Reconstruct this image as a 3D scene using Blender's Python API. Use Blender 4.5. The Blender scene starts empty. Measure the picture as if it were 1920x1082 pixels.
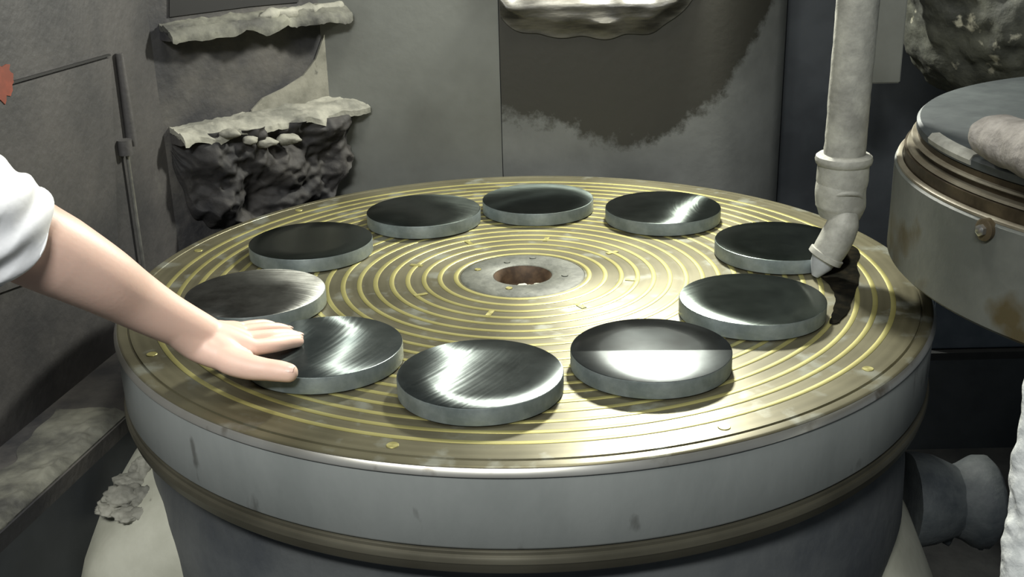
import bpy, bmesh, math, random
from math import sin, cos, pi, radians, hypot, atan2
from mathutils import Vector, Matrix, noise
import numpy as np
random.seed(4)
sc = bpy.context.scene
COL = sc.collection

# ------------------------------------------------------------------ camera, world, lights, exposure
F = 2161.4
FW = Vector((-0.0094, 0.93728, -0.34845)); RT = Vector((0.99969, 0.00081, -0.02480)); UP = Vector((0.02296, 0.34857, 0.93700))
CAM = Vector((0.0, -2.12257, 0.76163))
cd = bpy.data.cameras.new('camera'); cam = bpy.data.objects.new('camera', cd); COL.objects.link(cam)
cd.sensor_width = 36; cd.lens = F / 1920 * 36; cd.clip_start = 0.02; cd.clip_end = 50
m = Matrix((RT, UP, -FW)).transposed().to_4x4(); m.translation = CAM
cam.matrix_world = m
sc.camera = cam
sc.view_settings.view_transform = 'Standard'; sc.view_settings.look = 'None'
sc.view_settings.exposure = 0.0; sc.view_settings.gamma = 1.0; sc.view_settings.use_curve_mapping = False
w = bpy.data.worlds.new('world'); sc.world = w; w.use_nodes = True
w.node_tree.nodes['Background'].inputs[0].default_value = (0.62, 0.72, 0.80, 1)
w.node_tree.nodes['Background'].inputs[1].default_value = 0.12

def area(name, loc, target, size, power, col=(1, 1, 1), sy=None):
    l = bpy.data.lights.new(name, 'AREA'); l.energy = power; l.color = col; l.size = size
    if sy: l.shape = 'RECTANGLE'; l.size_y = sy
    o = bpy.data.objects.new(name, l); COL.objects.link(o); o.location = loc
    o.rotation_euler = (Vector(target) - Vector(loc)).to_track_quat('-Z', 'Y').to_euler()
    return o
area('overhead_lamp', (0.05, -0.15, 2.5), (0, -0.2, 0), 0.5, 24, (1.0, 0.97, 0.86))          # shop lamp over the table
area('machine_lamp', (0.38, 0.80, 0.93), (0.10, -0.60, 0), 0.14, 44.0, (1.0, 0.99, 0.88), 0.14)   # work lamp inside the guard
area('arm_fill', (-1.3, -2.0, 1.7), (-0.55, -0.6, 0.15), 0.5, 14, (1.0, 0.98, 0.94))             # added fill light, brightens the arm, sleeve and the table's left front
area('ceiling_lamp', (-0.5, -3.4, 2.6), (-0.1, -0.5, 0), 1.0, 118, (0.99, 1.0, 0.98), 0.35)    # ceiling tube behind the photographer

# ------------------------------------------------------------------ pixel -> world
def ray(px, py):
    return FW + RT * ((px - 960) / F) - UP * ((py - 541) / F)
def Z(px, py, z):
    d = ray(px, py); t = (z - CAM.z) / d.z; return CAM + d * t
def Y(px, py, y):
    d = ray(px, py); t = (y - CAM.y) / d.y; return CAM + d * t
def DEP(px, py, dep):
    return CAM + ray(px, py) * dep
def PL(px, py, p0, n):                    # on the plane through p0 with normal n
    d = ray(px, py); return CAM + d * ((p0 - CAM).dot(n) / d.dot(n))

# ------------------------------------------------------------------ materials
def mat(name, c1, c2=None, scale=8.0, rough=0.6, metal=0.0, bump=0.0, bscale=None, detail=6, c3=None, s3=40, t3=0.62, spec=0.5,
        lo=0.38, hi=0.62, rvar=0.0, stretch=None):
    M = bpy.data.materials.new(name); M.use_nodes = True; N = M.node_tree.nodes; L = M.node_tree.links
    b = N['Principled BSDF']; b.inputs['Roughness'].default_value = rough; b.inputs['Metallic'].default_value = metal
    b.inputs['Specular IOR Level'].default_value = spec
    tc = N.new('ShaderNodeTexCoord'); src = tc.outputs['Object']
    if stretch:
        mp = N.new('ShaderNodeMapping'); mp.inputs['Scale'].default_value = stretch; L.new(src, mp.inputs[0]); src = mp.outputs[0]
    if c2 is None: b.inputs['Base Color'].default_value = (*c1, 1)
    else:
        n = N.new('ShaderNodeTexNoise'); n.inputs['Scale'].default_value = scale; n.inputs['Detail'].default_value = detail
        n.inputs['Roughness'].default_value = 0.62
        L.new(src, n.inputs['Vector'])
        r = N.new('ShaderNodeValToRGB'); L.new(n.outputs[0], r.inputs[0])
        r.color_ramp.elements[0].position = lo; r.color_ramp.elements[1].position = hi
        r.color_ramp.elements[0].color = (*c1, 1); r.color_ramp.elements[1].color = (*c2, 1)
        out = r.outputs[0]
        if rvar:
            mr = N.new('ShaderNodeMapRange'); L.new(n.outputs[0], mr.inputs[0])
            mr.inputs[1].default_value = 0.3; mr.inputs[2].default_value = 0.7
            mr.inputs[3].default_value = rough - rvar; mr.inputs[4].default_value = rough + rvar
            L.new(mr.outputs[0], b.inputs['Roughness'])
        if c3:
            n3 = N.new('ShaderNodeTexNoise'); n3.inputs['Scale'].default_value = s3; n3.inputs['Detail'].default_value = 5; L.new(src, n3.inputs['Vector'])
            r3 = N.new('ShaderNodeValToRGB'); L.new(n3.outputs[0], r3.inputs[0]); r3.color_ramp.elements[0].position = t3; r3.color_ramp.elements[1].position = t3 + 0.07
            mx = N.new('ShaderNodeMix'); mx.data_type = 'RGBA'; L.new(r3.outputs[0], mx.inputs[0]); L.new(out, mx.inputs[6]); mx.inputs[7].default_value = (*c3, 1)
            out = mx.outputs[2]
        L.new(out, b.inputs['Base Color'])
    if bump:
        n2 = N.new('ShaderNodeTexNoise'); n2.inputs['Scale'].default_value = bscale or scale * 4; n2.inputs['Detail'].default_value = 8; L.new(src, n2.inputs['Vector'])
        bp = N.new('ShaderNodeBump'); bp.inputs['Strength'].default_value = min(1, bump); bp.inputs['Distance'].default_value = 0.004 * max(1, bump)
        L.new(n2.outputs[0], bp.inputs['Height']); L.new(bp.outputs[0], b.inputs['Normal'])
    return M

def turned_mat(name, c1, c2, rough, metal, streak=55.0, blot=5.0, aniso=0.5, c3=None, t3=0.6):
    """lathe-turned metal: fine tone lines that run round the axis, blotchy wear"""
    M = bpy.data.materials.new(name); M.use_nodes = True; N = M.node_tree.nodes; L = M.node_tree.links; b = N['Principled BSDF']
    tc = N.new('ShaderNodeTexCoord'); sp = N.new('ShaderNodeSeparateXYZ'); L.new(tc.outputs['Object'], sp.inputs[0])
    cb = N.new('ShaderNodeCombineXYZ'); L.new(sp.outputs[0], cb.inputs[0]); L.new(sp.outputs[1], cb.inputs[1])
    ln = N.new('ShaderNodeVectorMath'); ln.operation = 'LENGTH'; L.new(cb.outputs[0], ln.inputs[0])
    n1 = N.new('ShaderNodeTexNoise'); n1.inputs['Scale'].default_value = blot; n1.inputs['Detail'].default_value = 7; L.new(tc.outputs['Object'], n1.inputs['Vector'])
    cz = N.new('ShaderNodeCombineXYZ'); L.new(ln.outputs['Value'], cz.inputs[0]); L.new(sp.outputs[2], cz.inputs[1])
    n2 = N.new('ShaderNodeTexNoise'); n2.inputs['Scale'].default_value = streak; n2.inputs['Detail'].default_value = 5; L.new(cz.outputs[0], n2.inputs['Vector'])
    ad = N.new('ShaderNodeMath'); ad.operation = 'MULTIPLY_ADD'; L.new(n2.outputs[0], ad.inputs[0]); ad.inputs[1].default_value = 0.45
    ml = N.new('ShaderNodeMath'); ml.operation = 'MULTIPLY'; L.new(n1.outputs[0], ml.inputs[0]); ml.inputs[1].default_value = 0.75; L.new(ml.outputs[0], ad.inputs[2])
    r = N.new('ShaderNodeValToRGB'); L.new(ad.outputs[0], r.inputs[0]); r.color_ramp.elements[0].position = 0.46; r.color_ramp.elements[1].position = 0.74
    r.color_ramp.elements[0].color = (*c1, 1); r.color_ramp.elements[1].color = (*c2, 1); out = r.outputs[0]
    if c3:
        n3 = N.new('ShaderNodeTexNoise'); n3.inputs['Scale'].default_value = 14; n3.inputs['Detail'].default_value = 8; L.new(tc.outputs['Object'], n3.inputs['Vector'])
        r3 = N.new('ShaderNodeValToRGB'); L.new(n3.outputs[0], r3.inputs[0]); r3.color_ramp.elements[0].position = t3; r3.color_ramp.elements[1].position = t3 + 0.1
        mx = N.new('ShaderNodeMix'); mx.data_type = 'RGBA'; L.new(r3.outputs[0], mx.inputs[0]); L.new(out, mx.inputs[6]); mx.inputs[7].default_value = (*c3, 1); out = mx.outputs[2]
    L.new(out, b.inputs['Base Color']); b.inputs['Roughness'].default_value = rough; b.inputs['Metallic'].default_value = metal
    b.inputs['Anisotropic'].default_value = aniso
    # spread direction is radial (grooves run round)
    L.new(cb.outputs[0], b.inputs['Tangent'])
    return M

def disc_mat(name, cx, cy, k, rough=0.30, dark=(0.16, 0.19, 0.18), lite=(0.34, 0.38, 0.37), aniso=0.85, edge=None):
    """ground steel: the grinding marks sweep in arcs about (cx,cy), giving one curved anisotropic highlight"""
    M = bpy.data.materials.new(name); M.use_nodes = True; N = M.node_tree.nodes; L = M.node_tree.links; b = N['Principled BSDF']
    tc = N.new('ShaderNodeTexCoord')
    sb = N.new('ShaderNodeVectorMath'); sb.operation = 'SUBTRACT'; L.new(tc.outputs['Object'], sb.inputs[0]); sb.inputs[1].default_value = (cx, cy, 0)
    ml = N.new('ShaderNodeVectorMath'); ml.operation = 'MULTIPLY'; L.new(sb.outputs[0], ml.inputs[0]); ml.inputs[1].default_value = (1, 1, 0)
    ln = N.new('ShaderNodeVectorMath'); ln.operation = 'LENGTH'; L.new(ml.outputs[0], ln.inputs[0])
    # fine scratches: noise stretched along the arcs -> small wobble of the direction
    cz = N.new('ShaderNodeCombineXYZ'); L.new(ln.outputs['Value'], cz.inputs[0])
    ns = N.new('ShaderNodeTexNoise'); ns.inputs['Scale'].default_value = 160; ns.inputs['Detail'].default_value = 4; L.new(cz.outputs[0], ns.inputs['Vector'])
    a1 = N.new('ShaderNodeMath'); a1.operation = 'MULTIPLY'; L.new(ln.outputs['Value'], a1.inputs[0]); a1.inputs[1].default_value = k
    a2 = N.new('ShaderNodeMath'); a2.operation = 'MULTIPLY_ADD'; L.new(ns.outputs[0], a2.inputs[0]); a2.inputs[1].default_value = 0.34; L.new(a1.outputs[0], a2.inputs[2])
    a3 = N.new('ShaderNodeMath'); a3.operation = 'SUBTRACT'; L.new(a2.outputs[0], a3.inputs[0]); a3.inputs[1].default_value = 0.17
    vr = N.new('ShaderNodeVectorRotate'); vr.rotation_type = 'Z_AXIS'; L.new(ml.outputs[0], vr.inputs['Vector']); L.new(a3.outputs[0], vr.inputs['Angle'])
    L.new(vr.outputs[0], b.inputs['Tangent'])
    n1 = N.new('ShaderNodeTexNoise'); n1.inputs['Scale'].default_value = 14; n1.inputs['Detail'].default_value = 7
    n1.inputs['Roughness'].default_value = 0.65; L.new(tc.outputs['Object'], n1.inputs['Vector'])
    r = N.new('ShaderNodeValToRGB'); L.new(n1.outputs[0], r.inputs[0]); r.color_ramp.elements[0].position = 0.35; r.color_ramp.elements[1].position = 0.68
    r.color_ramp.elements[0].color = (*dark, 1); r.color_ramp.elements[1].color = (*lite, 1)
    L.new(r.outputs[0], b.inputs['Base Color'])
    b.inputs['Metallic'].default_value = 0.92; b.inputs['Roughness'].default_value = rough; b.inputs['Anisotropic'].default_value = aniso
    if edge:   # a run-out line of the grinding wheel: rougher finish on one side of it
        ex, ey, ea, r_lo, r_hi = edge
        sp = N.new('ShaderNodeSeparateXYZ'); L.new(tc.outputs['Object'], sp.inputs[0])
        d = N.new('ShaderNodeVectorMath'); d.operation = 'DOT_PRODUCT'; s2 = N.new('ShaderNodeVectorMath'); s2.operation = 'SUBTRACT'
        L.new(tc.outputs['Object'], s2.inputs[0]); s2.inputs[1].default_value = (ex, ey, 0); L.new(s2.outputs[0], d.inputs[0]); d.inputs[1].default_value = (-sin(ea), cos(ea), 0)
        mr = N.new('ShaderNodeMapRange'); L.new(d.outputs['Value'], mr.inputs[0]); mr.inputs[1].default_value = -0.003; mr.inputs[2].default_value = 0.001
        mr.inputs[3].default_value = r_hi; mr.inputs[4].default_value = r_lo; L.new(mr.outputs[0], b.inputs['Roughness'])
        b.inputs['Anisotropic'].default_value = 0.3
    return M

M_base = turned_mat('chuck_face_steel', (0.085, 0.078, 0.045), (0.185, 0.172, 0.108), 0.40, 0.6, aniso=0.3, c3=(0.23, 0.235, 0.19), t3=0.56)
M_brass = turned_mat('brass_inlay', (0.25, 0.23, 0.08), (0.42, 0.39, 0.155), 0.42, 0.6, aniso=0.3)
M_hub = mat('hub_steel', (0.05, 0.054, 0.043), (0.105, 0.11, 0.09), 22, 0.6, 0.3, 0.3, 60)
M_band = turned_mat('bare_steel_band', (0.42, 0.41, 0.36), (0.70, 0.69, 0.63), 0.30, 0.8, aniso=0.2, c3=(0.26, 0.23, 0.18), t3=0.62)
M_wallp = mat('grey_machine_paint', (0.195, 0.21, 0.20), (0.235, 0.25, 0.238), 5, 0.5, 0.0, 0.12, 60, c3=(0.12, 0.125, 0.115), s3=18, t3=0.65, rvar=0.08, stretch=(1, 1, .45))
M_lip = turned_mat('worn_brown_steel', (0.075, 0.07, 0.05), (0.16, 0.15, 0.11), 0.42, 0.6)
M_ped_shade = mat('base_shade_blue_grey', (0.06, 0.067, 0.074), (0.105, 0.112, 0.112), 5, 0.6, 0.0, 0.3, 40)  # dark tone stands in for the shade under the table
M_pale = mat('pale_dried_slurry', (0.34, 0.34, 0.27), (0.44, 0.44, 0.36), 6, 0.8, 0, 0.2, 40, c3=(0.15, 0.15, 0.12), s3=26, t3=0.72)
M_bank = mat('banked_sludge', (0.05, 0.05, 0.044), (0.17, 0.17, 0.135), 9, 0.8, 0, 0.8, 40)
M_fil = mat('dull_pale_fillet', (0.12, 0.118, 0.095), (0.20, 0.195, 0.16), 14, 0.85, 0, 0.6, 40, c3=(0.06, 0.06, 0.05), s3=22, t3=0.66)
M_sludge = mat('crusted_sludge', (0.008, 0.008, 0.009), (0.042, 0.039, 0.035), 10, 0.75, 0, 1.0, 34, lo=0.35, hi=0.68)
M_sludge2 = mat('dry_sludge_top', (0.12, 0.12, 0.10), (0.30, 0.295, 0.245), 9, 0.8, 0, 1.0, 40)
M_dark = mat('oily_dark_steel', (0.008, 0.009, 0.010), (0.022, 0.023, 0.023), 4, 0.55, 0.1, 0.4, 30)
M_leftwall = mat('grimy_guard_plate', (0.028, 0.028, 0.029), (0.060, 0.057, 0.055), 3.2, 0.6, 0.0, 0.35, 60, c3=(0.09, 0.09, 0.08), s3=5, t3=0.66)
M_leftlow = mat('grimy_apron_plate', (0.026, 0.026, 0.028), (0.085, 0.08, 0.072), 4.5, 0.7, 0.0, 0.6, 50)
M_sheet = mat('dusty_sheet_steel', (0.12, 0.125, 0.11), (0.17, 0.178, 0.16), 2.2, 0.55, 0.1, 0.12, 40, c3=(0.06, 0.06, 0.05), s3=9, t3=0.74)
M_navy = mat('dark_navy_recess', (0.018, 0.022, 0.026), (0.04, 0.046, 0.052), 3, 0.6, 0, 0.2)
M_pipe = mat('dust_coated_pipe', (0.20, 0.20, 0.175), (0.33, 0.33, 0.285), 16, 0.75, 0.0, 0.5, 55, c3=(0.16, 0.13, 0.07), s3=11, t3=0.7)
M_fit = mat('dust_coated_fitting', (0.25, 0.25, 0.22), (0.38, 0.38, 0.335), 20, 0.6, 0.1, 0.4, 60)
M_tip = mat('grey_nozzle_tip', (0.30, 0.32, 0.34), (0.42, 0.44, 0.46), 20, 0.6)
M_head = mat('worn_grey_head_paint', (0.085, 0.092, 0.083), (0.125, 0.132, 0.118), 5, 0.5, 0.1, 0.2, 50, c3=(0.065, 0.052, 0.024), s3=5, t3=0.54)
M_rust = mat('rusty_dark_ring', (0.03, 0.022, 0.012), (0.09, 0.07, 0.04), 9, 0.5, 0.4, 0.3)
M_rim = mat('worn_ring_edge', (0.16, 0.14, 0.10), (0.27, 0.25, 0.19), 9, 0.45, 0.4)
M_flange = mat('blue_grey_flange', (0.045, 0.053, 0.056), (0.075, 0.087, 0.088), 8, 0.5, 0.2, 0.2)
M_black = mat('black_void', (0.006, 0.006, 0.006))
M_dust = mat('dust_covered_hose', (0.20, 0.185, 0.165), (0.33, 0.31, 0.28), 24, 0.9, 0, 1.0, 60)
M_casting = mat('encrusted_casting', (0.022, 0.024, 0.019), (0.065, 0.068, 0.052), 9, 0.75, 0, 1.6, 30, c3=(0.36, 0.35, 0.27), s3=17, t3=0.64)
M_skin = None

# ------------------------------------------------------------------ object helpers
def link(name, me, m=None, parent=None, smooth=False, kind=None):
    o = bpy.data.objects.new(name, me); COL.objects.link(o)
    if m is not None:
        for q in (m if isinstance(m, (list, tuple)) else [m]): me.materials.append(q)
    if parent is not None: o.parent = parent
    if smooth:
        me.polygons.foreach_set('use_smooth', [True] * len(me.polygons))
    if kind: o['kind'] = kind
    return o
def sharp(me, ang=35):
    try: me.set_sharp_from_angle(angle=radians(ang))
    except Exception: pass
def tag(o, label, cat, group=None):
    o['label'] = label; o['category'] = cat
    if group: o['group'] = group
    return o
def empty(name, loc, label, cat, group=None):
    o = bpy.data.objects.new(name, None); COL.objects.link(o); o.location = loc; o.empty_display_size = 0.05
    return tag(o, label, cat, group)
def local(o):            # keep world-placed children where they are
    bpy.context.view_layer.update()
    return o.matrix_world.inverted()
def from_py(verts, faces):
    me = bpy.data.meshes.new('m'); me.from_pydata([tuple(v) for v in verts], [], faces); me.update()
    bm = bmesh.new(); bm.from_mesh(me); bmesh.ops.recalc_face_normals(bm, faces=bm.faces); bm.to_mesh(me); bm.free(); return me
def lathe(profile, n=128, closed=True, a0=0, a1=2 * pi, c=(0, 0, 0)):
    vs = []; fs = []; k = len(profile); full = abs((a1 - a0) - 2 * pi) < 1e-6; steps = n if full else n + 1
    for i in range(steps):
        a = a0 + (a1 - a0) * i / n
        for (r, z) in profile: vs.append((c[0] + r * cos(a), c[1] + r * sin(a), c[2] + z))
    for i in range(n):
        j = (i + 1) % steps
        for q in range(k if closed else k - 1):
            q2 = (q + 1) % k
            fs.append((i * k + q, j * k + q, j * k + q2, i * k + q2))
    if not full and closed:
        fs.append(tuple(range(k))); fs.append(tuple((steps - 1) * k + q for q in range(k)))
    me = from_py(vs, fs); sm(me); sharp(me); return me
def sm(me): me.polygons.foreach_set('use_smooth', [True] * len(me.polygons))
def tube(pts, rads, n=24, cap=True, jitter=0.0, squash=None):
    """solid tube through pts with a radius per point"""
    pts = [Vector(p) for p in pts]; vs = []; fs = []
    t0 = (pts[1] - pts[0]).normalized(); up = Vector((0, 0, 1)) if abs(t0.z) < 0.9 else Vector((0, 1, 0))
    nrm = (up - t0 * up.dot(t0)).normalized()
    for i, p in enumerate(pts):
        t = (pts[min(i + 1, len(pts) - 1)] - pts[max(i - 1, 0)]).normalized()
        nrm = (nrm - t * nrm.dot(t)).normalized(); bn = t.cross(nrm)
        for j in range(n):
            a = 2 * pi * j / n; r = rads[i]
            d = nrm * cos(a) + bn * sin(a) * (squash or 1)
            q = p + d * r
            if jitter: q += d * (noise.noise(q * 60) * jitter + noise.noise(q * 19) * jitter)
            vs.append(q)
    for i in range(len(pts) - 1):
        for j in range(n):
            k = (j + 1) % n; fs.append((i * n + j, i * n + k, (i + 1) * n + k, (i + 1) * n + j))
    if cap:
        fs.append(tuple(range(n))); fs.append(tuple((len(pts) - 1) * n + j for j in range(n)))
    me = from_py(vs, fs); sm(me); sharp(me, 50); return me
def spline(pts, rads, sub=6):
    P = []; R = []
    pts = [Vector(p) for p in pts]
    for i in range(len(pts) - 1):
        p0 = pts[max(i - 1, 0)]; p1 = pts[i]; p2 = pts[i + 1]; p3 = pts[min(i + 2, len(pts) - 1)]
        for s in range(sub):
            t = s / sub
            P.append(0.5 * ((2 * p1) + (p2 - p0) * t + (2 * p0 - 5 * p1 + 4 * p2 - p3) * t * t + (3 * p1 - p0 - 3 * p2 + p3) * t ** 3))
            R.append(rads[i] * (1 - t) + rads[i + 1] * t)
    P.append(pts[-1]); R.append(rads[-1]); return P, R
def prism(base, ext):
    """solid from a polygon (world points) extruded by a vector"""
    n = len(base); ext = Vector(ext); vs = [Vector(p) for p in base] + [Vector(p) + ext for p in base]
    fs = [tuple(range(n)), tuple(range(2 * n - 1, n - 1, -1))] + [(i, (i + 1) % n, n + (i + 1) % n, n + i) for i in range(n)]
    return from_py(vs, fs)
def bevel(me, w=0.004, seg=2):
    bm = bmesh.new(); bm.from_mesh(me); bmesh.ops.bevel(bm, geom=bm.edges[:], offset=w, segments=seg, affect='EDGES', clamp_overlap=True); bm.to_mesh(me); bm.free(); return me
def lump(p, size, amp=0.25, freq=9, seed=0, sub=4, flat=None):
    """an irregular crust of dried sludge"""
    bm = bmesh.new(); bmesh.ops.create_icosphere(bm, subdivisions=sub, radius=1)
    for v in bm.verts:
        d = v.co.normalized(); s = Vector((d.x * size[0], d.y * size[1], d.z * size[2])); q = s * freq + Vector((seed * 7.3, seed * 3.1, 0))
        f = 1 + amp * (noise.noise(q) + 0.55 * noise.noise(q * 2.6) + 0.3 * noise.noise(q * 6))
        v.co = s * f + Vector(p)
        if flat is not None and v.co.z > flat: v.co.z = flat + (v.co.z - flat) * 0.15
    me = bpy.data.meshes.new('m'); bm.to_mesh(me); bm.free(); sm(me); return me
def join(meshes):
    bm = bmesh.new()
    for q in meshes: bm.from_mesh(q)
    me = bpy.data.meshes.new('m'); bm.to_mesh(me); bm.free()
    return me
def adopt(o, parent):     # parent without moving (parent has identity rotation)
    o.parent = parent; o.location = o.location - parent.location; return o
def grid_sheet(fn, nu, nv, thick, nrm):
    """thick sheet: fn(u,v)->point, solid of given thickness backwards along -nrm"""
    vs = []; fs = []; nrm = Vector(nrm)
    for s in (0, 1):
        for i in range(nu + 1):
            for j in range(nv + 1): vs.append(fn(i / nu, j / nv) if s == 0 else fn(i / nu, j / nv) - nrm * thick)
    S = (nu + 1) * (nv + 1); I = lambda i, j: i * (nv + 1) + j
    for i in range(nu):
        for j in range(nv):
            a, b, c, d = I(i, j), I(i + 1, j), I(i + 1, j + 1), I(i, j + 1); fs.append((a, b, c, d)); fs.append((S + d, S + c, S + b, S + a))
    for i in range(nu):
        fs.append((I(i, 0), S + I(i, 0), S + I(i + 1, 0), I(i + 1, 0))); fs.append((I(i, nv), I(i + 1, nv), S + I(i + 1, nv), S + I(i, nv)))
    for j in range(nv):
        fs.append((I(0, j), I(0, j + 1), S + I(0, j + 1), S + I(0, j))); fs.append((I(nu, j), S + I(nu, j), S + I(nu, j + 1), I(nu, j + 1)))
    me = from_py(vs, fs); sm(me); sharp(me, 50); return me

# ================================================================== STRUCTURE: the enclosure round the table
def part_box(x0, x1, y0, y1, z0, z1):
    return prism([(x0, y0, z0), (x1, y0, z0), (x1, y1, z0), (x0, y1, z0)], (0, 0, z1 - z0))
floor = link('floor', part_box(-3.2, 3.2, -3.8, 2.2, -1.02, -0.98), M_dark, kind='structure')
back = link('wall_back', part_box(-3.2, 3.2, 1.5, 1.56, -0.98, 1.6), M_navy, kind='structure')

# left guard plate: runs almost straight away from the camera, then a diagonal column face up to the back sheet
YB = 0.86
E = Y(612, 200, YB)                           # where the column meets the back sheet
E = Vector((E.x, YB, 0))
d2 = Vector((-sin(radians(44)), -cos(radians(44)), 0))
def hit_vertical(px, py, p0, d):              # point of the vertical plane (p0,d) seen at the pixel
    n = Vector((-d.y, d.x, 0)); return PL(px, py, p0, n)
K = hit_vertical(300, 200, E, d2); K.z = 0    # corner of the column
d1 = Vector((-sin(radians(9.7)), -cos(radians(9.7)), 0))
W0 = K + d1 * 1.25
def wall_prism(a, b, z0, z1, t, side=1):
    d = (b - a).normalized(); n = Vector((-d.y, d.x, 0)) * side
    return prism([(a.x, a.y, z0), (b.x, b.y, z0), (b.x + n.x * t, b.y + n.y * t, z0), (a.x + n.x * t, a.y + n.y * t, z0)], (0, 0, z1 - z0))
wl = link('wall_left', wall_prism(W0, K, -0.24, 0.85, 0.04, 1), M_leftwall, kind='structure')
N1 = Vector((d1.y, -d1.x, 0)); N1 = N1 if (CAM - K).dot(N1) > 0 else -N1
N2 = Vector((d2.y, -d2.x, 0)); N2 = N2 if (CAM - K).dot(N2) > 0 else -N2
def on1(px, py, off=0.0): return PL(px, py, K + N1 * off, N1)
def on2(px, py, off=0.0): return PL(px, py, K + N2 * off, N2)

# seam strip and a lapped plate on the left wall (dark joint from (0,165) to (205,108))
a, b, c, d = on1(-30, 176, 0.007), on1(208, 108, 0.007), on1(222, 470, 0.007), on1(-30, 560, 0.007)
lp = link('guard_plate', prism([a, b, c, d], -N1 * 0.01), M_leftwall, parent=wl)
sa, sb = on1(-30, 173, 0.0075), on1(208, 105, 0.0075)
link('plate_joint', prism([sa, sb, sb + Vector((0, 0, .0045)), sa + Vector((0, 0, .0045))], -N1 * .006), M_black, parent=wl)
# patch of red paint left on it
rp = []
for i in range(44):
    t = 2 * pi * i / 44; rr = 1 + 0.5 * noise.noise(Vector((cos(t) * 3, sin(t) * 3, 3)))
    rp.append(on1(-8 + 34 * cos(t) * rr, 154 + 36 * sin(t) * rr, 0.0085))
M_red = mat('flaking_red_paint', (0.16, 0.03, 0.012), (0.24, 0.045, 0.02), 30, 0.6)
ro = link('red_paint_patch', prism(rp, -N1 * 0.002), M_red, parent=wl); ro['label'] = 'flaking orange red paint patch'

# column (diagonal face with the sludge shelves)
cf = link('guard_column', wall_prism(E, K, -0.2, 0.85, 0.05, 1 if Vector((-(K - E).y, (K - E).x, 0)).dot(N2) < 0 else -1), M_leftlow)
tag(cf, 'dark grimy machine column face behind the sludge shelves, back left', 'machine column')

# back sheets
XS0 = Y(600, 100, YB).x; XS1 = Y(936, 100, YB).x; XS2 = Y(1490, 100, YB).x
def sheet_fn(x0, x1, z0, z1, y0, curve0=0, curve1=0):
    def fn(u, v):
        x = x0 + (x1 - x0) * u; y = y0 + curve1 * max(0, (u - 0.72) / 0.28) ** 2
        return Vector((x, y, z0 + (z1 - z0) * v))
    return fn
s1 = link('sheet_panel', grid_sheet(sheet_fn(XS0 - 0.06, XS1, -0.30, 0.85, YB), 8, 6, 0.006, (0, -1, 0)), M_sheet)
tag(s1, 'plain dusty grey sheet steel panel behind the table, left of the vertical seam', 'sheet panel')

# stained right sheet: the wet black stain has its own ragged outline in the panel's material
M_stain = mat('stained_sheet_steel', (0.11, 0.115, 0.108), (0.165, 0.172, 0.162), 3, 0.5, 0.1, 0.15, 45)
N = M_stain.node_tree.nodes; Lk = M_stain.node_tree.links; B = N['Principled BSDF']
tc = N.new('ShaderNodeTexCoord'); sp = N.new('ShaderNodeSeparateXYZ'); Lk.new(tc.outputs['Object'], sp.inputs[0])
def zpix(px, py): q = Y(px, py, YB); return q.x, q.z
ramp = N.new('ShaderNodeFloatCurve')             # lower outline of the stain as a height over x
xs = [(936, 215), (1000, 225), (1060, 235), (1120, 265), (1180, 275), (1240, 262), (1290, 225), (1340, 190), (1390, 120), (1430, 60), (1470, -10)]
xa, _ = zpix(936, 200); xb, _ = zpix(1470, 0)
mr = N.new('ShaderNodeMapRange'); Lk.new(sp.outputs[0], mr.inputs[0]); mr.inputs[1].default_value = xa; mr.inputs[2].default_value = xb
Lk.new(mr.outputs[0], ramp.inputs['Value'])
cu = ramp.mapping.curves[0]; pts = [((zpix(*q)[0] - xa) / (xb - xa), zpix(*q)[1]) for q in xs]
cu.points[0].location = pts[0]; cu.points[1].location = pts[-1]
for q in pts[1:-1]: cu.points.new(*q)
ramp.mapping.update()
n1 = N.new('ShaderNodeTexNoise'); n1.inputs['Scale'].default_value = 26; n1.inputs['Detail'].default_value = 9; n1.inputs['Roughness'].default_value = 0.7; Lk.new(tc.outputs['Object'], n1.inputs['Vector'])
ma = N.new('ShaderNodeMath'); ma.operation = 'SUBTRACT'; Lk.new(sp.outputs[2], ma.inputs[0]); Lk.new(ramp.outputs[0], ma.inputs[1])
mb = N.new('ShaderNodeMath'); mb.operation = 'MULTIPLY_ADD'; Lk.new(n1.outputs[0], mb.inputs[0]); mb.inputs[1].default_value = 0.16; Lk.new(ma.outputs[0], mb.inputs[2])
mc = N.new('ShaderNodeMapRange'); Lk.new(mb.outputs[0], mc.inputs[0]); mc.inputs[1].default_value = 0.066; mc.inputs[2].default_value = 0.100
old = B.inputs['Base Color'].links[0].from_socket
mx = N.new('ShaderNodeMix'); mx.data_type = 'RGBA'; Lk.new(mc.outputs[0], mx.inputs[0]); Lk.new(old, mx.inputs[6]); mx.inputs[7].default_value = (0.035, 0.034, 0.027, 1)
Lk.new(mx.outputs[2], B.inputs['Base Color'])
s2 = link('sheet_panel', grid_sheet(sheet_fn(XS1 + 0.002, XS2, -0.30, 0.85, YB - 0.006, 0, 0.12), 24, 6, 0.006, (0, -1, 0)), M_stain)
tag(s2, 'grey sheet steel panel with a ragged black stain, right of the seam', 'sheet panel')
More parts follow.
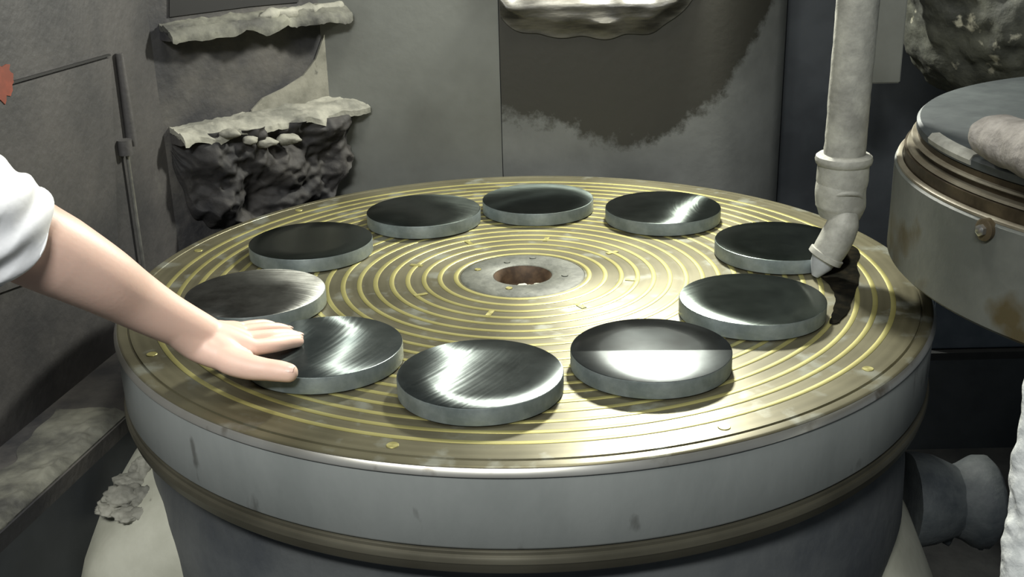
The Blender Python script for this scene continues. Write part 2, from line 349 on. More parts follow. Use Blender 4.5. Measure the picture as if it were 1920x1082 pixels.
# crinkled wet foil-like fold over the top of the stained sheet
def fold(u, v):
    x = zpix(938, 20)[0] + (zpix(1310, 20)[0] - zpix(938, 20)[0]) * u
    z0 = Y(1000, 66, YB).z + 0.03 * noise.noise(Vector((u * 5, 0, 1))) - 0.02 * u * u + 0.14 * u ** 8 + 0.05 * (1 - u) ** 10
    zz = z0 + 0.13 * v; e_ = min(1, 3 * v) * min(1, 10 * (1 - u) + .02)
    return Vector((x, YB - 0.0125 - e_ * (0.03 * sin(pi * min(1, v * 1.3)) + 0.012 * noise.noise(Vector((x * 3, 0, zz * 30))) + 0.004 * noise.noise(Vector((x * 14 + 9, 5, zz * 50)))), zz))
M_wet = mat('wet_shiny_slurry', (0.03, 0.029, 0.024), (0.115, 0.11, 0.092), 7, 0.40, 0.1, 0.3, 30, stretch=(1, 1, 4))
fo = link('wet_slurry_fold', grid_sheet(fold, 70, 30, 0.004, (0, -1, 0)), M_wet)
tag(fo, 'shiny wet fold of slurry across the top of the stained panel', 'slurry')

# vertical conduit on the left wall: thick sleeve above, thin bright rod below
cnd = empty('conduit', on1(225, 300, 0.02), 'thin vertical conduit with a thick upper sleeve on the left guard wall', 'conduit')
def vert_on1(px, y0, y1, r, r2=None, off=0.02):
    top = on1(px, y0, off); p = Vector((top.x, top.y, 0)); zb = (hit := on1(px, y1, off)).z
    return tube([(p.x, p.y, top.z), (p.x, p.y, zb)], [r, r2 or r], 16)
adopt(link('conduit_sleeve', vert_on1(224, 100, 285, 0.008, 0.012, off=.010), M_leftwall), cnd)
adopt(link('conduit_rod', vert_on1(238, 285, 560, 0.0042, off=.010), mat('dull_steel_rod', (0.13, 0.13, 0.12), (0.2, 0.2, 0.18), 30, 0.4, 0.5)), cnd)
adopt(link('conduit_collar', vert_on1(232, 262, 292, 0.016, off=.010), M_leftwall), cnd)

# sludge shelves on the column
def shelf(name, px0, px1, py0, py1, depth, th, label, seed, mtl=M_sludge2):
    """ledge running along the column from pixel (px0,py0) to (px1,py1) = its back top edge"""
    A = on2(px0, py0); Bp = on2(px1, py1); zt = (A.z + Bp.z) / 2; A.z = Bp.z = zt
    root = empty(name, (A + Bp) / 2, label, 'shelf')
    def top(u, v):
        p = A.lerp(Bp, u) + N2 * (depth * v * (0.75 + 0.35 * u) + 0.022 * noise.noise(Vector((u * 5, v, seed))) * v + 0.008 * noise.noise(Vector((u * 22, v * 2, seed))) * v)
        return Vector((p.x, p.y, zt + 0.008 * noise.noise(Vector((u * 9, v * 3, seed))) + 0.005 * noise.noise(Vector((u * 30, v * 9, seed))) + 0.014 * (1 - v) - 0.013 * v ** 6 * (1 + noise.noise(Vector((u * 9, 4, seed))))))
    adopt(link('sludge_top', grid_sheet(top, 60, 14, 0.014, (0, 0, 1)), mtl), root)
    q = prism([A, Bp, Bp + N2 * depth * 0.72, A + N2 * depth * 0.5], (0, 0, -th))
    q.transform(Matrix.Translation((0, 0, -0.004)))
    adopt(link('ledge_plate', q, M_leftlow), root)
    return A, Bp, root
A1, B1, sh1 = shelf('sludge_shelf', 318, 652, 244, 188, 0.085, 0.022, 'lower shelf on the column thickly caked with pale sludge above the table edge', 1)
A2, B2, sh2 = shelf('sludge_shelf', 300, 625, 62, 8, 0.07, 0.02, 'upper shelf on the column with a pale sludge rim at the top of the view', 2, M_bank)
rg = [A2.lerp(B2, 0.50 + 0.52 * i / 14) + N2 * (0.035 + 0.006 * sin(i * 1.7)) + Vector((0, 0, 0.004)) for i in range(15)]
adopt(link('pale_ridge', tube(rg, [0.004] + [0.014 + 0.003 * sin(i * 2.1) for i in range(13)] + [0.008], 24, jitter=0.006), M_sludge2), sh2)
A2b = sh2
# crust hanging below the lower shelf
cr = empty('sludge_crust', on2(480, 300, 0.03), 'dark lumpy crust of sludge hanging under the lower shelf beside the table', 'sludge')
def interp(x, tab):
    for (a, fa), (b, fb) in zip(tab, tab[1:]):
        if x <= b: return fa + (fb - fa) * max(0, (x - a)) / (b - a)
    return tab[-1][1]
low = [(322, 300), (350, 395), (400, 425), (450, 440), (500, 425), (560, 398), (605, 380), (618, 330), (634, 288), (655, 272), (668, 240)]
upp = [(322, 246), (668, 192)]
def crust(u, v):
    px = 322 + 346 * u; px += 8 * noise.noise(Vector((v * 9, 3, u * 2))) * v
    y0 = interp(px, upp) + 6; y1 = interp(px, low) + 22 * noise.noise(Vector((px * 0.045, 7, 0)))
    q = on2(px, y0 + (y1 - y0) * v, 0)
    e_ = min(1, 7 * u) * min(1, 9 * (1 - u)) * min(1, 8 * (1 - v) + 0.05)
    h = 0.042 + 0.030 * (1 - v) + 0.055 * noise.noise(q * 11) + 0.018 * noise.noise(q * 24) + 0.010 * noise.noise(q * 55)
    return q + N2 * (0.004 + max(0.0, h) * e_)
adopt(link('crust_mass', grid_sheet(crust, 150, 90, 0.003, N2), M_sludge, kind='stuff'), cr)
ms = [lump(on2(px, py, 0.075), s, 0.4, 25, 30 + i, 3) for i, (px, py, s) in enumerate([(500, 268, (.035, .02, .012)), (540, 262, (.03, .02, .014)), (470, 262, (.02, .015, .01)), (430, 250, (.025, .015, .01)), (615, 232, (.03, .02, .012))])]
adopt(link('pale_sludge_blob', join(ms), M_sludge2, smooth=True, kind='stuff'), cr)
# thin pale layer in the corner between the shelves, with a curved edge
fil = [on2(x_, y_, 0.001) for x_, y_ in [(612, 30), (604, 70), (590, 110), (566, 142), (530, 165), (490, 184), (470, 206), (470, 226), (630, 196), (630, 30)]]
fl = link('pale_fillet', prism(fil, N2 * 0.006), M_fil); tag(fl, 'thin pale layer with a curved edge in the column corner between the two shelves', 'slurry')
# dark opening above the upper shelf
q = prism([on2(318, -90, 0.004), on2(560, -120, 0.004), on2(560, 4, 0.004), on2(470, 12, 0.004), on2(318, 32, 0.004)], -N2 * 0.0035)
op = link('opening_cover', q, M_black); tag(op, 'black opening in the column above the upper shelf', 'opening')

# lower left apron: flat grimy plate, its edge, the trench beyond
ZA = -0.22
t0 = Z(243, 778, ZA); t1 = Z(-40, 1038, ZA)
dt = (t1 - t0).normalized(); t2 = t1 + dt * 0.5; tb = t0 - dt * 0.30
wa = K + d1 * 1.25; wb = K + d2 * -0.02
nap = Vector((-dt.y, dt.x, 0)); nap = nap if nap.x < 0 else -nap
apron = link('apron_plate', prism([tb, t0, t1, t2, Vector((wa.x - .03, wa.y, ZA)), Vector((K.x - .02, K.y, ZA)), Vector((tb.x - .1, tb.y + .1, ZA))], (0, 0, -0.03)), M_leftlow)
tag(apron, 'grimy flat apron plate at lower left below the bare arm', 'plate')
# sloping guard sheet leaning between wall and apron (dark joint from (0,738) up to (63,683))
g0 = Z(-40, 772, ZA + .01); g1 = Z(63, 683, ZA + .01)
gg = (g1 - g0).normalized(); gn = Vector((-gg.y, gg.x, 0)); gn = gn if gn.x < 0 else -gn
gs = link('lower_guard', prism([g0 - gg * 0.2, g1 + gg * .03, g1 + gg * .03 + gn * 0.16 + Vector((0, 0, 0.34)), g0 - gg * 0.2 + gn * 0.16 + Vector((0, 0, 0.34))], gn * 0.01), M_leftwall)
tag(gs, 'leaning dark guard plate at far left edge below the sleeve', 'guard plate')
ed = link('apron_skirt', prism([tb, t2, t2 - Vector((0, 0, 0.5)), tb - Vector((0, 0, 0.5))], nap * 0.012), M_navy)
ed.location = (0, 0, -0.03)
tag(ed, 'dark blue black skirt face dropping from the apron edge at lower left', 'skirt panel')
# banked dry sludge on the apron near the table
def bank(u, v):
    p = t0.lerp(t1, u * 0.98) + nap * (0.004 + (0.15 - 0.07 * u + 0.02 * noise.noise(Vector((u * 8, 1, 2)))) * v)
    e_ = min(1, 6 * v) * (1 - v) ** 1.2 * min(1, 8 * (1 - u))
    return p + Vector((0, 0, 0.003 + 0.014 * e_ + e_ * 0.010 * noise.noise(p * 24) + e_ * .006 * noise.noise(p * 70)))
sb_ = link('sludge_bank', grid_sheet(bank, 110, 40, 0.003, (0, 0, 1)), M_bank, kind='stuff'); tag(sb_, 'low pale bank of dried sludge on the apron beside the round table', 'sludge')

# ================================================================== MAGNETIC CHUCK
chuck = empty('magnetic_chuck', (0, 0, -0.17), 'big round magnetic grinding table with yellow concentric rings and grey painted rim', 'machine table')
def cpart(name, me, m, **k):
    o = link(name, me, m, **k); adopt(o, chuck); return o
R0, DR, NR, WR = 0.1304, 0.03117, 19, 0.0046
top_prof = [(0.122, -0.02), (0.122, 0.0), (0.7375, 0.0), (0.7385, -0.003), (0.7405, -0.003), (0.742, -0.0008), (0.7540, -0.0008), (0.7565, -0.0012), (0.7588, -0.0026), (0.7475, -0.0031), (0.7475, -0.02)]
o = cpart('face_plate', lathe(top_prof, 256), M_base)
for i in range(NR):
    r = R0 + DR * i
    if i == NR - 1: r = 0.6915
    cpart('brass_ring', lathe([(r - WR, -0.001), (r - WR, 0.0004), (r - WR + .0006, 0.0008), (r + WR - .0006, 0.0008), (r + WR, 0.0004), (r + WR, -0.001)], 200), M_brass)
# brass plugs bridging the rings
pm = None
for (px, py) in [(918.6, 588), (1088, 574), (880, 456), (1024, 449), (781, 498), (789, 553), (1148, 474), (1185, 525)]:
    p = Z(px, py, 0); a = atan2(p.y, p.x); r = hypot(p.x, p.y)
    pl = from_py(*(lambda L_, w_, h_: ([(-L_, -w_, -h_), (L_, -w_, -h_), (L_, w_, -h_), (-L_, w_, -h_), (-L_, -w_, h_), (L_, -w_, h_), (L_, w_, h_), (-L_, w_, h_)], [(0, 1, 2, 3), (4, 5, 6, 7), (0, 1, 5, 4), (1, 2, 6, 5), (2, 3, 7, 6), (3, 0, 4, 7)]))(0.013, 0.005, 0.0011)) if pm is None else pm
    pm = pl
    o = bpy.data.objects.new('brass_plug', pl); COL.objects.link(o)
    if not pl.materials: pl.materials.append(M_brass)
    o.parent = chuck; o.location = Vector((p.x, p.y, 0.0002)) - chuck.location; o.rotation_euler.z = a
for (px, py) in [(733, 839), (278, 666), (360, 469), (1372, 812), (1620, 690), (528, 385)]:
    p = Z(px, py, 0); r = 0.716; a = atan2(p.y, p.x)
    o = cpart('rim_plug', lathe([(0.0001, 0.0012), (0.0085, 0.0012), (0.0092, 0.0005), (0.0092, -0.001), (0.0001, -0.001)], 20), M_brass); o.location = Vector((r * cos(a), r * sin(a), 0)) - chuck.location
cpart('edge_band', lathe([(0.748, -0.0032), (0.7592, -0.0032), (0.7600, -0.0040), (0.7650, -0.0125), (0.7650, -0.0142), (0.7635, -0.0152), (0.748, -0.0152)], 256), M_band)
cpart('side_wall', lathe([(0.745, -0.0155), (0.7605, -0.0155), (0.7615, -0.0185), (0.7612, -0.125), (0.759, -0.1285), (0.755, -0.1285), (0.755, -0.132), (0.745, -0.132)], 256), M_wallp)
cpart('bottom_lip', lathe([(0.74, -0.1325), (0.757, -0.1325), (0.7595, -0.134), (0.7600, -0.1385), (0.7640, -0.1405), (0.7655, -0.144), (0.7655, -0.150), (0.763, -0.1535), (0.7615, -0.165), (0.758, -0.169), (0.70, -0.171), (0.70, -0.1325)], 256), M_lip)
def radial(left, right, n=160):
    """solid of revolution whose profile differs between its left and its right side"""
    vs = []; fs = []; k = len(left)
    for i in range(n):
        a = 2 * pi * i / n; wgt = 0.5 - 0.5 * cos(a)
        for (zl, rl), (zr, rr) in zip(left, right): r = rl * wgt + rr * (1 - wgt); vs.append((r * cos(a), r * sin(a), zl * wgt + zr * (1 - wgt)))
    for i in range(n):
        j = (i + 1) % n
        for q in range(k - 1): fs.append((i * k + q, j * k + q, j * k + q + 1, i * k + q + 1))
    fs.append(tuple(i * k for i in range(n))); fs.append(tuple(i * k + k - 1 for i in range(n)))
    me = from_py(vs, fs); sm(me); sharp(me); return me
# hub
cpart('hub_plate', lathe([(0.0575, -0.012), (0.0575, -0.0005), (0.060, 0.0012), (0.118, 0.0012), (0.1215, -0.0005), (0.1215, -0.012)], 96), M_hub)
cpart('hub_bore', lathe([(0.0575, -0.012), (0.057, -0.0006), (0.050, -0.012), (0.050, -0.034), (0.0001, -0.034), (0.0001, -0.04), (0.0575, -0.04)], 64), mat('rusty_bore', (0.05, 0.03, 0.016), (0.12, 0.075, 0.04), 30, 0.7))
for (px, py) in [(896, 506), (954.5, 541), (1059, 517), (951, 492), (999, 484)]:
    p = Z(px, py, 0.001)
    o = cpart('hub_plug', lathe([(0.0001, 0.0016), (0.0062, 0.0016), (0.0068, 0.0008), (0.0068, -0.002), (0.0001, -0.002)], 18), M_brass if px in (896, 954.5) else M_hub); o.location = Vector((p.x, p.y, 0.0012)) - chuck.location
ms = [lump(Vector((x_, y_, -0.022)), (.016, .012, .010), 0.4, 60, i, 3) for i, (x_, y_) in enumerate([(-.024, -.03), (-.005, -.036), (.012, -.026), (.026, -.03), (.0, -.02), (-.034, -.018), (.036, -.016)])]
deb = link('slurry_chips', join(ms), M_pale, smooth=True, kind='stuff'); tag(deb, 'pale crumbs of dried slurry lying in the hub hole of the table', 'debris')

# base skirt under the table (pale) and rounded casting at the lower left
sk = empty('machine_base', (0, 0, -0.98), 'pale slurry coated flared base under the round table, seen at both lower corners', 'machine base')
def feet(n=240):
    zs = [-.25, -.275, -.30, -.35, -.40, -.43, -.46, -.50, -.60, -.70, -.98]
    L_ = [.66, .742, .775, .835, .872, .885, .893, .905, .92, .94, .95]; R_ = [.66, .67, .68, .70, .72, .74, .757, .778, .82, .86, .90]
    vs = []; fs = []; k = len(zs)
    def g(a, c, w0, w1):
        d_ = abs((math.degrees(a) - c + 180) % 360 - 180); t_ = min(1, max(0, (w1 - d_) / (w1 - w0))); return t_ * t_ * (3 - 2 * t_)
    for i in range(n):
        a = 2 * pi * i / n; gl = g(a, 182, 24, 42); gr = g(a, -2, 24, 40)
        for q in range(k):
            r0_ = 0.66; r = r0_ + (L_[q] - r0_) * gl + (R_[q] - r0_) * gr; vs.append((r * cos(a), r * sin(a), zs[q]))
    for i in range(n):
        j = (i + 1) % n
        for q in range(k - 1): fs.append((i * k + q, j * k + q, j * k + q + 1, i * k + q + 1))
    fs.append(tuple(i * k for i in range(n))); fs.append(tuple(i * k + k - 1 for i in range(n)))
    me = from_py(vs, fs); sm(me); return me
adopt(link('base_skirt', feet(), M_pale), sk)
adopt(link('base_shade_body', radial([(-.1711, .735), (-.20, .722), (-.30, .738), (-.40, .738), (-.50, .733), (-.60, .72)], [(-.1711, .735), (-.20, .72), (-.30, .738), (-.40, .742), (-.50, .722), (-.60, .69)]), M_ped_shade), sk)  # dark body whose outline stands in for the table's shadow on the pale base
ms = [lump(DEP(px, py, dp), s, 0.5, 40, 80 + i, 4) for i, (px, py, dp, s) in enumerate([(263, 882, 2.13, (.02, .02, .022)), (247, 908, 2.11, (.03, .03, .02)), (238, 932, 2.08, (.04, .03, .018)), (268, 938, 2.07, (.03, .02, .02)), (215, 952, 2.07, (.035, .03, .010)), (276, 965, 2.04, (.025, .02, .014)), (245, 960, 2.05, (.03, .03, .008))])]
adopt(link('sludge_heap', join(ms), M_sludge2, smooth=True, kind='stuff'), sk)

# ================================================================== STEEL DISCS
TH = 0.030; RD = 0.1276
M_side = mat('disc_edge_steel', (0.15, 0.18, 0.18), (0.27, 0.31, 0.31), 18, 0.45, 0.55, 0.1)
def disc_mesh():
    p = [(0.0001, TH - 0.0006), (RD - 0.0022, TH - 0.0004), (RD - 0.0022, TH), (RD - 0.0015, TH), (RD, TH - 0.0018), (RD, 0.0030), (RD - 0.0015, 0.0015), (0.0001, 0.0015)]
    p = [(0.0001, TH), (0.04, TH), (0.08, TH), (RD - 0.0018, TH), (RD - 0.0005, TH - 0.0006), (RD, TH - 0.002), (RD, 0.0026), (RD - 0.0015, 0.0012), (0.0001, 0.0012)]
    me = lathe(p, 128, closed=False)
    return me
discs = [
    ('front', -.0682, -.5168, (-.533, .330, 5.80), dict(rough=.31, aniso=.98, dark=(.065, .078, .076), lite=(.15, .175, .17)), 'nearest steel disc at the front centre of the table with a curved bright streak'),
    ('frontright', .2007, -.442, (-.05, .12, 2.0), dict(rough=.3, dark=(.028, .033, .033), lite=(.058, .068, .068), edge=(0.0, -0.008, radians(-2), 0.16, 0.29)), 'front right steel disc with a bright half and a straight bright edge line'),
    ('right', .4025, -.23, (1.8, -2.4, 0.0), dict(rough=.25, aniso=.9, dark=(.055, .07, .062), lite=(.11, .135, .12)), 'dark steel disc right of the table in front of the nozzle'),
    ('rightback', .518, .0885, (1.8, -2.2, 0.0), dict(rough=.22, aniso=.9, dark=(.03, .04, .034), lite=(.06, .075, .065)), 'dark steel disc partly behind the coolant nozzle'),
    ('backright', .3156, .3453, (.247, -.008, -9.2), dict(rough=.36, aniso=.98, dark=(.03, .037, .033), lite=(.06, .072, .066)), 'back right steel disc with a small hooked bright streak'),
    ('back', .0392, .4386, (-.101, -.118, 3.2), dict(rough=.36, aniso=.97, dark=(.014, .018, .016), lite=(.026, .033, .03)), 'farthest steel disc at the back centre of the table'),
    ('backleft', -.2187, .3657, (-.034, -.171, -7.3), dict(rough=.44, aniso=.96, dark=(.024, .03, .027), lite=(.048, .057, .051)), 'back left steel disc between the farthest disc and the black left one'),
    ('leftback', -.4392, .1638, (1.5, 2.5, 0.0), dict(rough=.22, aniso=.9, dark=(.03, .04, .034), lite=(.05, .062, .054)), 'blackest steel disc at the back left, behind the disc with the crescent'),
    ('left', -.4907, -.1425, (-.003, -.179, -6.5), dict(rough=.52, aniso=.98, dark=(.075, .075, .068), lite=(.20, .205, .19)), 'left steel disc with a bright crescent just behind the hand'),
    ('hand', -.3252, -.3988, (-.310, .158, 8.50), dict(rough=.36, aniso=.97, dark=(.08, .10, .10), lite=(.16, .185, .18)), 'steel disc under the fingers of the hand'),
]
DM = disc_mesh()
def far_faces(me):
    for p in me.polygons: p.material_index = 0 if p.normal.z > 0.9 else 1
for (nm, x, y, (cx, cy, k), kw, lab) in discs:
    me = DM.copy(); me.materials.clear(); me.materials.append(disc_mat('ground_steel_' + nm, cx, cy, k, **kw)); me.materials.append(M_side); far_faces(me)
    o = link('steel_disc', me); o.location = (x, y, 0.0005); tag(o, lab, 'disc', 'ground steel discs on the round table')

# ================================================================== COOLANT PIPE
YP = -0.03
pr = empty('coolant_pipe', Z(1522, 490, 0.06), 'dust coated vertical coolant pipe with coupling, elbow and nozzle over the discs', 'pipe')
pz = lambda px, py: Y(px, py, YP)
def ppart(name, me, m): o = link(name, me, m); adopt(o, pr); return o
up0 = pz(1583, 292); sc_ = (up0 - CAM).dot(FW) / F
top = Vector((up0.x + 0.004, YP, 0.62))
n_ = 30
Pp = [up0.lerp(top, i / n_) for i in range(n_ + 1)]
ppart('pipe', tube(Pp, [0.0375] * (n_ + 1), 40, jitter=0.0010), M_pipe)
c0 = pz(1583, 288); c1 = pz(1577, 345)
ax = Vector((0, 0, 1))
ppart('coupling', lathe([(0.03, 0.0), (0.046, 0.0), (0.051, -0.004), (0.0525, -0.010), (0.051, -0.017), (0.047, -0.021), (0.0475, -0.05), (0.046, -0.06), (0.03, -0.06)], 48, c=(c0.x, c0.y, c0.z)), M_fit)
cb = c0 - Vector((0, 0, 0.052))
p1 = pz(1576, 385); p2 = pz(1565, 425); p3 = pz(1546, 462)
ppart('elbow_socket', tube(*spline([cb, Vector((cb.x - .002, cb.y, cb.z - .02)), p1, pz(1572, 408)], [0.046, 0.0465, 0.046, 0.036], 6), n=40), M_fit)
# raised horseshoe collar on the elbow
hs = []
cc = pz(1578, 364) - Vector((0, 0.040, 0))
for i in range(21):
    a = pi * i / 20; hs.append(cc + Vector((0.031 * cos(a), -0.006 + 0.02 * (abs(cos(a)) ** 2), 0.022 * sin(a) - 0.008)))
ppart('elbow_collar', tube(hs, [0.005] * len(hs), 12), M_fit)
e0 = pz(1580, 388) + Vector((0, -0.026, 0)); 
Q, Rr = spline([e0, pz(1574, 410) + Vector((0, -0.028, 0)), pz(1563, 435) + Vector((0, -0.028, 0)), pz(1550, 458) + Vector((0, -0.028, 0)), pz(1541, 472) + Vector((0, -0.028, 0))], [0.020, 0.029, 0.0315, 0.031, 0.029], 6)
ppart('elbow', tube(Q, Rr, 36), M_fit)
tdir = (Q[-1] - Q[-6]).normalized()
ppart('elbow_rim', tube([Q[-1] - tdir * .008, Q[-1] - tdir * .006, Q[-1] + tdir * .004, Q[-1] + tdir * .006], [0.029, 0.034, 0.034, 0.028], 36), M_fit)
e = Q[-1]; tp = pz(1521, 508) + Vector((0, -0.03, 0))
ppart('nozzle', tube([e, e.lerp(tp, .45), tp], [0.025, 0.021, 0.007], 20), M_tip)

patch_px = [(1532, 498), (1556, 478), (1580, 466), (1600, 462), (1612, 476), (1606, 500), (1611, 528), (1598, 556), (1590, 584), (1572, 604), (1556, 606), (1561, 584), (1566, 560), (1556, 536), (1540, 520)]  # outline of a flat matte black patch on the table beside the nozzle
P_, _r = spline([Z(px, py, 0.0012) for px, py in patch_px + patch_px[:1]], [1] * (len(patch_px) + 1), 4)
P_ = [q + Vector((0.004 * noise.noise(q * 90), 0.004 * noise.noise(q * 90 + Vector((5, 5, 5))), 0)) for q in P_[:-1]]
po = link('black_patch', prism(P_, (0, 0, 0.0012)), mat('matte_black', (0.006, 0.006, 0.005), (0.02, 0.017, 0.011), 22, 0.9, 0, 0, lo=.45, hi=.75, spec=0.0)); tag(po, 'flat matte black patch on the table under the coolant nozzle', 'puddle')

# column plate behind the pipe
a, b = Y(1622, -60, 0.55), Y(1688, 156, 0.55)
cp = link('bracket_plate', bevel(part_box(a.x, b.x, 0.55, 0.58, b.z, 0.85), 0.003), M_sheet); tag(cp, 'flat grey plate hanging behind the coolant pipe', 'plate')
# machine column behind the head (dark)
mcx = Y(1500, 100, 1.1).x
mc_ = link('machine_column', part_box(XS2 + 0.02, 2.4, 1.05, 1.3, -0.98, 0.95), M_navy); tag(mc_, 'dark navy machine column in the recess behind the pipe and grinding head', 'machine column')

# ================================================================== GRINDING HEAD
HC = (1.235, -0.295); HR = 0.595; ZB, ZT = 0.085, 0.250
hd = empty('grinding_head', (HC[0], HC[1], ZB), 'large round grey grinding head with dark ribbed rings at the right edge', 'grinding head')
def hpart(name, prof, m, n=160, **k): o = link(name, lathe(prof, n, c=(HC[0], HC[1], 0), **k), m); adopt(o, hd); return o
hpart('wheel_guard', [(HR - .10, ZB), (HR - .006, ZB), (HR, ZB + .006), (HR, ZT - .004), (HR - .004, ZT), (HR - .10, ZT)], M_head)
hpart('guard_edge', [(HR - .012, ZT), (HR - .003, ZT), (HR - .003, ZT + .004), (HR - .006, ZT + .006), (HR - .012, ZT + .006)], M_rim)
hpart('ring_recess', [(0.30, ZT - .02), (HR - .014, ZT - .02), (HR - .014, ZT + .024), (0.30, ZT + .024)], M_rust)
hpart('rib_ring', [(HR - .08, ZT + .024), (HR - .021, ZT + .024), (HR - .018, ZT + .026), (HR - .020, ZT + .030), (HR - .08, ZT + .030)], M_rim)
hpart('ring_gap', [(0.30, ZT + .030), (HR - .034, ZT + .030), (HR - .034, ZT + .054), (0.30, ZT + .054)], M_rust)
hpart('rib_ring', [(HR - .08, ZT + .040), (HR - .026, ZT + .040), (HR - .024, ZT + .042), (HR - .026, ZT + .045), (HR - .08, ZT + .045)], M_rim)
hpart('flange', [(0.10, ZT + .054), (HR - .036, ZT + .054), (HR - .031, ZT + .057), (HR - .031, ZT + .068), (HR - .036, ZT + .073), (0.10, ZT + .073)], M_flange)
rrr = HR - .034
p_a = Z(1722, 262, ZT + .065); p_b = Z(1803, 305, ZT + .065)
aa = atan2(p_a.y - HC[1], p_a.x - HC[0]) % (2 * pi); ab = atan2(p_b.y - HC[1], p_b.x - HC[0]) % (2 * pi)
hpart('flange_lip', [(rrr - .012, ZT + .060), (rrr + .004, ZT + .060), (rrr + .006, ZT + .068), (rrr, ZT + .076), (rrr - .012, ZT + .077)], M_fit, 40, a0=min(aa, ab), a1=max(aa, ab))
# bolt in the guard
bp_ = Vector((0, 0, 0)); d = ray(1850, 430)
# intersect the ray with the guard cylinder
ox, oy = CAM.x - HC[0], CAM.y - HC[1]; A_ = d.x ** 2 + d.y ** 2; B_ = 2 * (ox * d.x + oy * d.y); C_ = ox * ox + oy * oy - HR * HR
disc_ = B_ * B_ - 4 * A_ * C_
t = (-B_ - math.sqrt(max(disc_, 0))) / (2 * A_); bp_ = CAM + d * t
nb = Vector((bp_.x - HC[0], bp_.y - HC[1], 0)).normalized()
bb_ = adopt(link('bolt_boss', tube([bp_ - nb * .006, bp_ + nb * .006, bp_ + nb * .008], [.017, .017, .013], 24), M_rust), hd)
link('bolt_head', tube([bp_ + nb * .004, bp_ + nb * .014, bp_ + nb * .016], [.009, .009, .006], 6), mat('bright_bolt', (.4, .4, .38), None, rough=.3, metal=.9), parent=bb_)
adopt(link('spindle_sleeve', lathe([(0.05, ZT + .073), (0.30, ZT + .073), (0.295, ZT + .10), (0.28, ZT + .11), (0.05, ZT + .11)], 96, c=(HC[0] + 0.12, HC[1] + 0.16, 0)), M_flange), hd)
zh = ZT + .112
hp, hr = spline([Z(1836, 250, zh), Z(1848, 254, zh), Z(1880, 262, zh), Z(1940, 285, zh), Z(2080, 350, zh), Z(2200, 410, zh)], [.016, .030, .037, .038, .038, .038], 8)
ho = link('dusty_hose', tube(hp, hr, 40, jitter=0.003), M_dust); tag(ho, 'thick fuzzy dust covered hose lying on top of the grinding head', 'hose')
gc = link('motor_casting', lump(Y(1925, -60, 0.66), (0.285, 0.36, 0.34), 0.07, 8, 3, 6), M_casting); tag(gc, 'big rounded motor casting crusted with slurry in the top right corner', 'casting')
# blue-grey block below the head
q0 = Y(1752, 560, 0.45); q1 = Y(2000, 650, 0.45)
bb = link('slide_block', bevel(part_box(q0.x, q1.x, 0.45, 0.62, q1.z, q0.z + .05), 0.004), mat('blue_painted_block', (0.045, 0.06, 0.08), (0.08, 0.10, 0.125), 8, 0.5)); tag(bb, 'dark blue machine block below the grinding head', 'machine block')
bl_ = link('slide_ledge', part_box(q0.x - .01, q1.x, 0.43, 0.62, q1.z - .02, q1.z - .001), M_dark); tag(bl_, 'dark ledge under the blue machine block', 'ledge')

# ================================================================== DRAIN FITTING lower right
fy = -0.02
f0 = Y(1640, 935, fy); f1 = Y(1858, 940, fy)
ff = empty('drain_fitting', (f0 + f1) / 2, 'dull blue grey drain pipe fitting with flange at lower right beside the table', 'pipe fitting')
axd = (f1 - f0).normalized(); L_ = (f1 - f0).length
def fp(t): return f0 + axd * (L_ * t)
def fpart(name, pts, rads, m, j=0.0): o = link(name, tube(pts, rads, 40, jitter=j), m); adopt(o, ff)
M_ff = mat('dull_fitting', (0.030, 0.037, 0.042), (0.062, 0.071, 0.073), 14, 0.7, 0, 0.5, 50)
fpart('fitting_body', [fp(.27), fp(.35), fp(.5), fp(.62), fp(.68)], [.099, .099, .092, .08, .074], M_ff, .003)
fpart('fitting_flange', [fp(.66), fp(.74), fp(.84), fp(.95), fp(1.0)], [.074, .080, .094, .094, .082], M_ff, .003)
for i, (px, py, s) in enumerate([(1700, 985, .018), (1722, 1000, .012), (1780, 1005, .014), (1850, 1008, .015), (1835, 1000, .018), (1765, 995, .014)]):
    pass
ms = [lump(Y(px, py, fy - .03), (s, s, s * 1.6), .4, 50, i, 3) for i, (px, py, s) in enumerate([(1712, 1003, .014), (1735, 1000, .014), (1778, 1004, .013), (1838, 1003, .018), (1765, 996, .014)])]
adopt(link('sludge_drips', join(ms), M_ff, smooth=True, kind='stuff'), ff)

# crusted post right edge
cps = [DEP(1934, 700, 1.55), DEP(1928, 760, 1.55), DEP(1932, 850, 1.55), DEP(1932, 910, 1.55), DEP(1938, 960, 1.55), DEP(1928, 1010, 1.55), DEP(1924, 1060, 1.55), DEP(1920, 1130, 1.55), DEP(1915, 1250, 1.55)]
P_, R_ = spline(cps, [.004, .010, .022, .027, .030, .030, .031, .034, .04], 12)
post = link('crusted_post', tube(P_, R_, 48, jitter=0.004), mat('white_crust', (0.42, 0.44, 0.43), (0.62, 0.64, 0.62), 30, 0.8, 0, 1.0, 60)); tag(post, 'pale rough crusted post at the right edge of the frame', 'post')

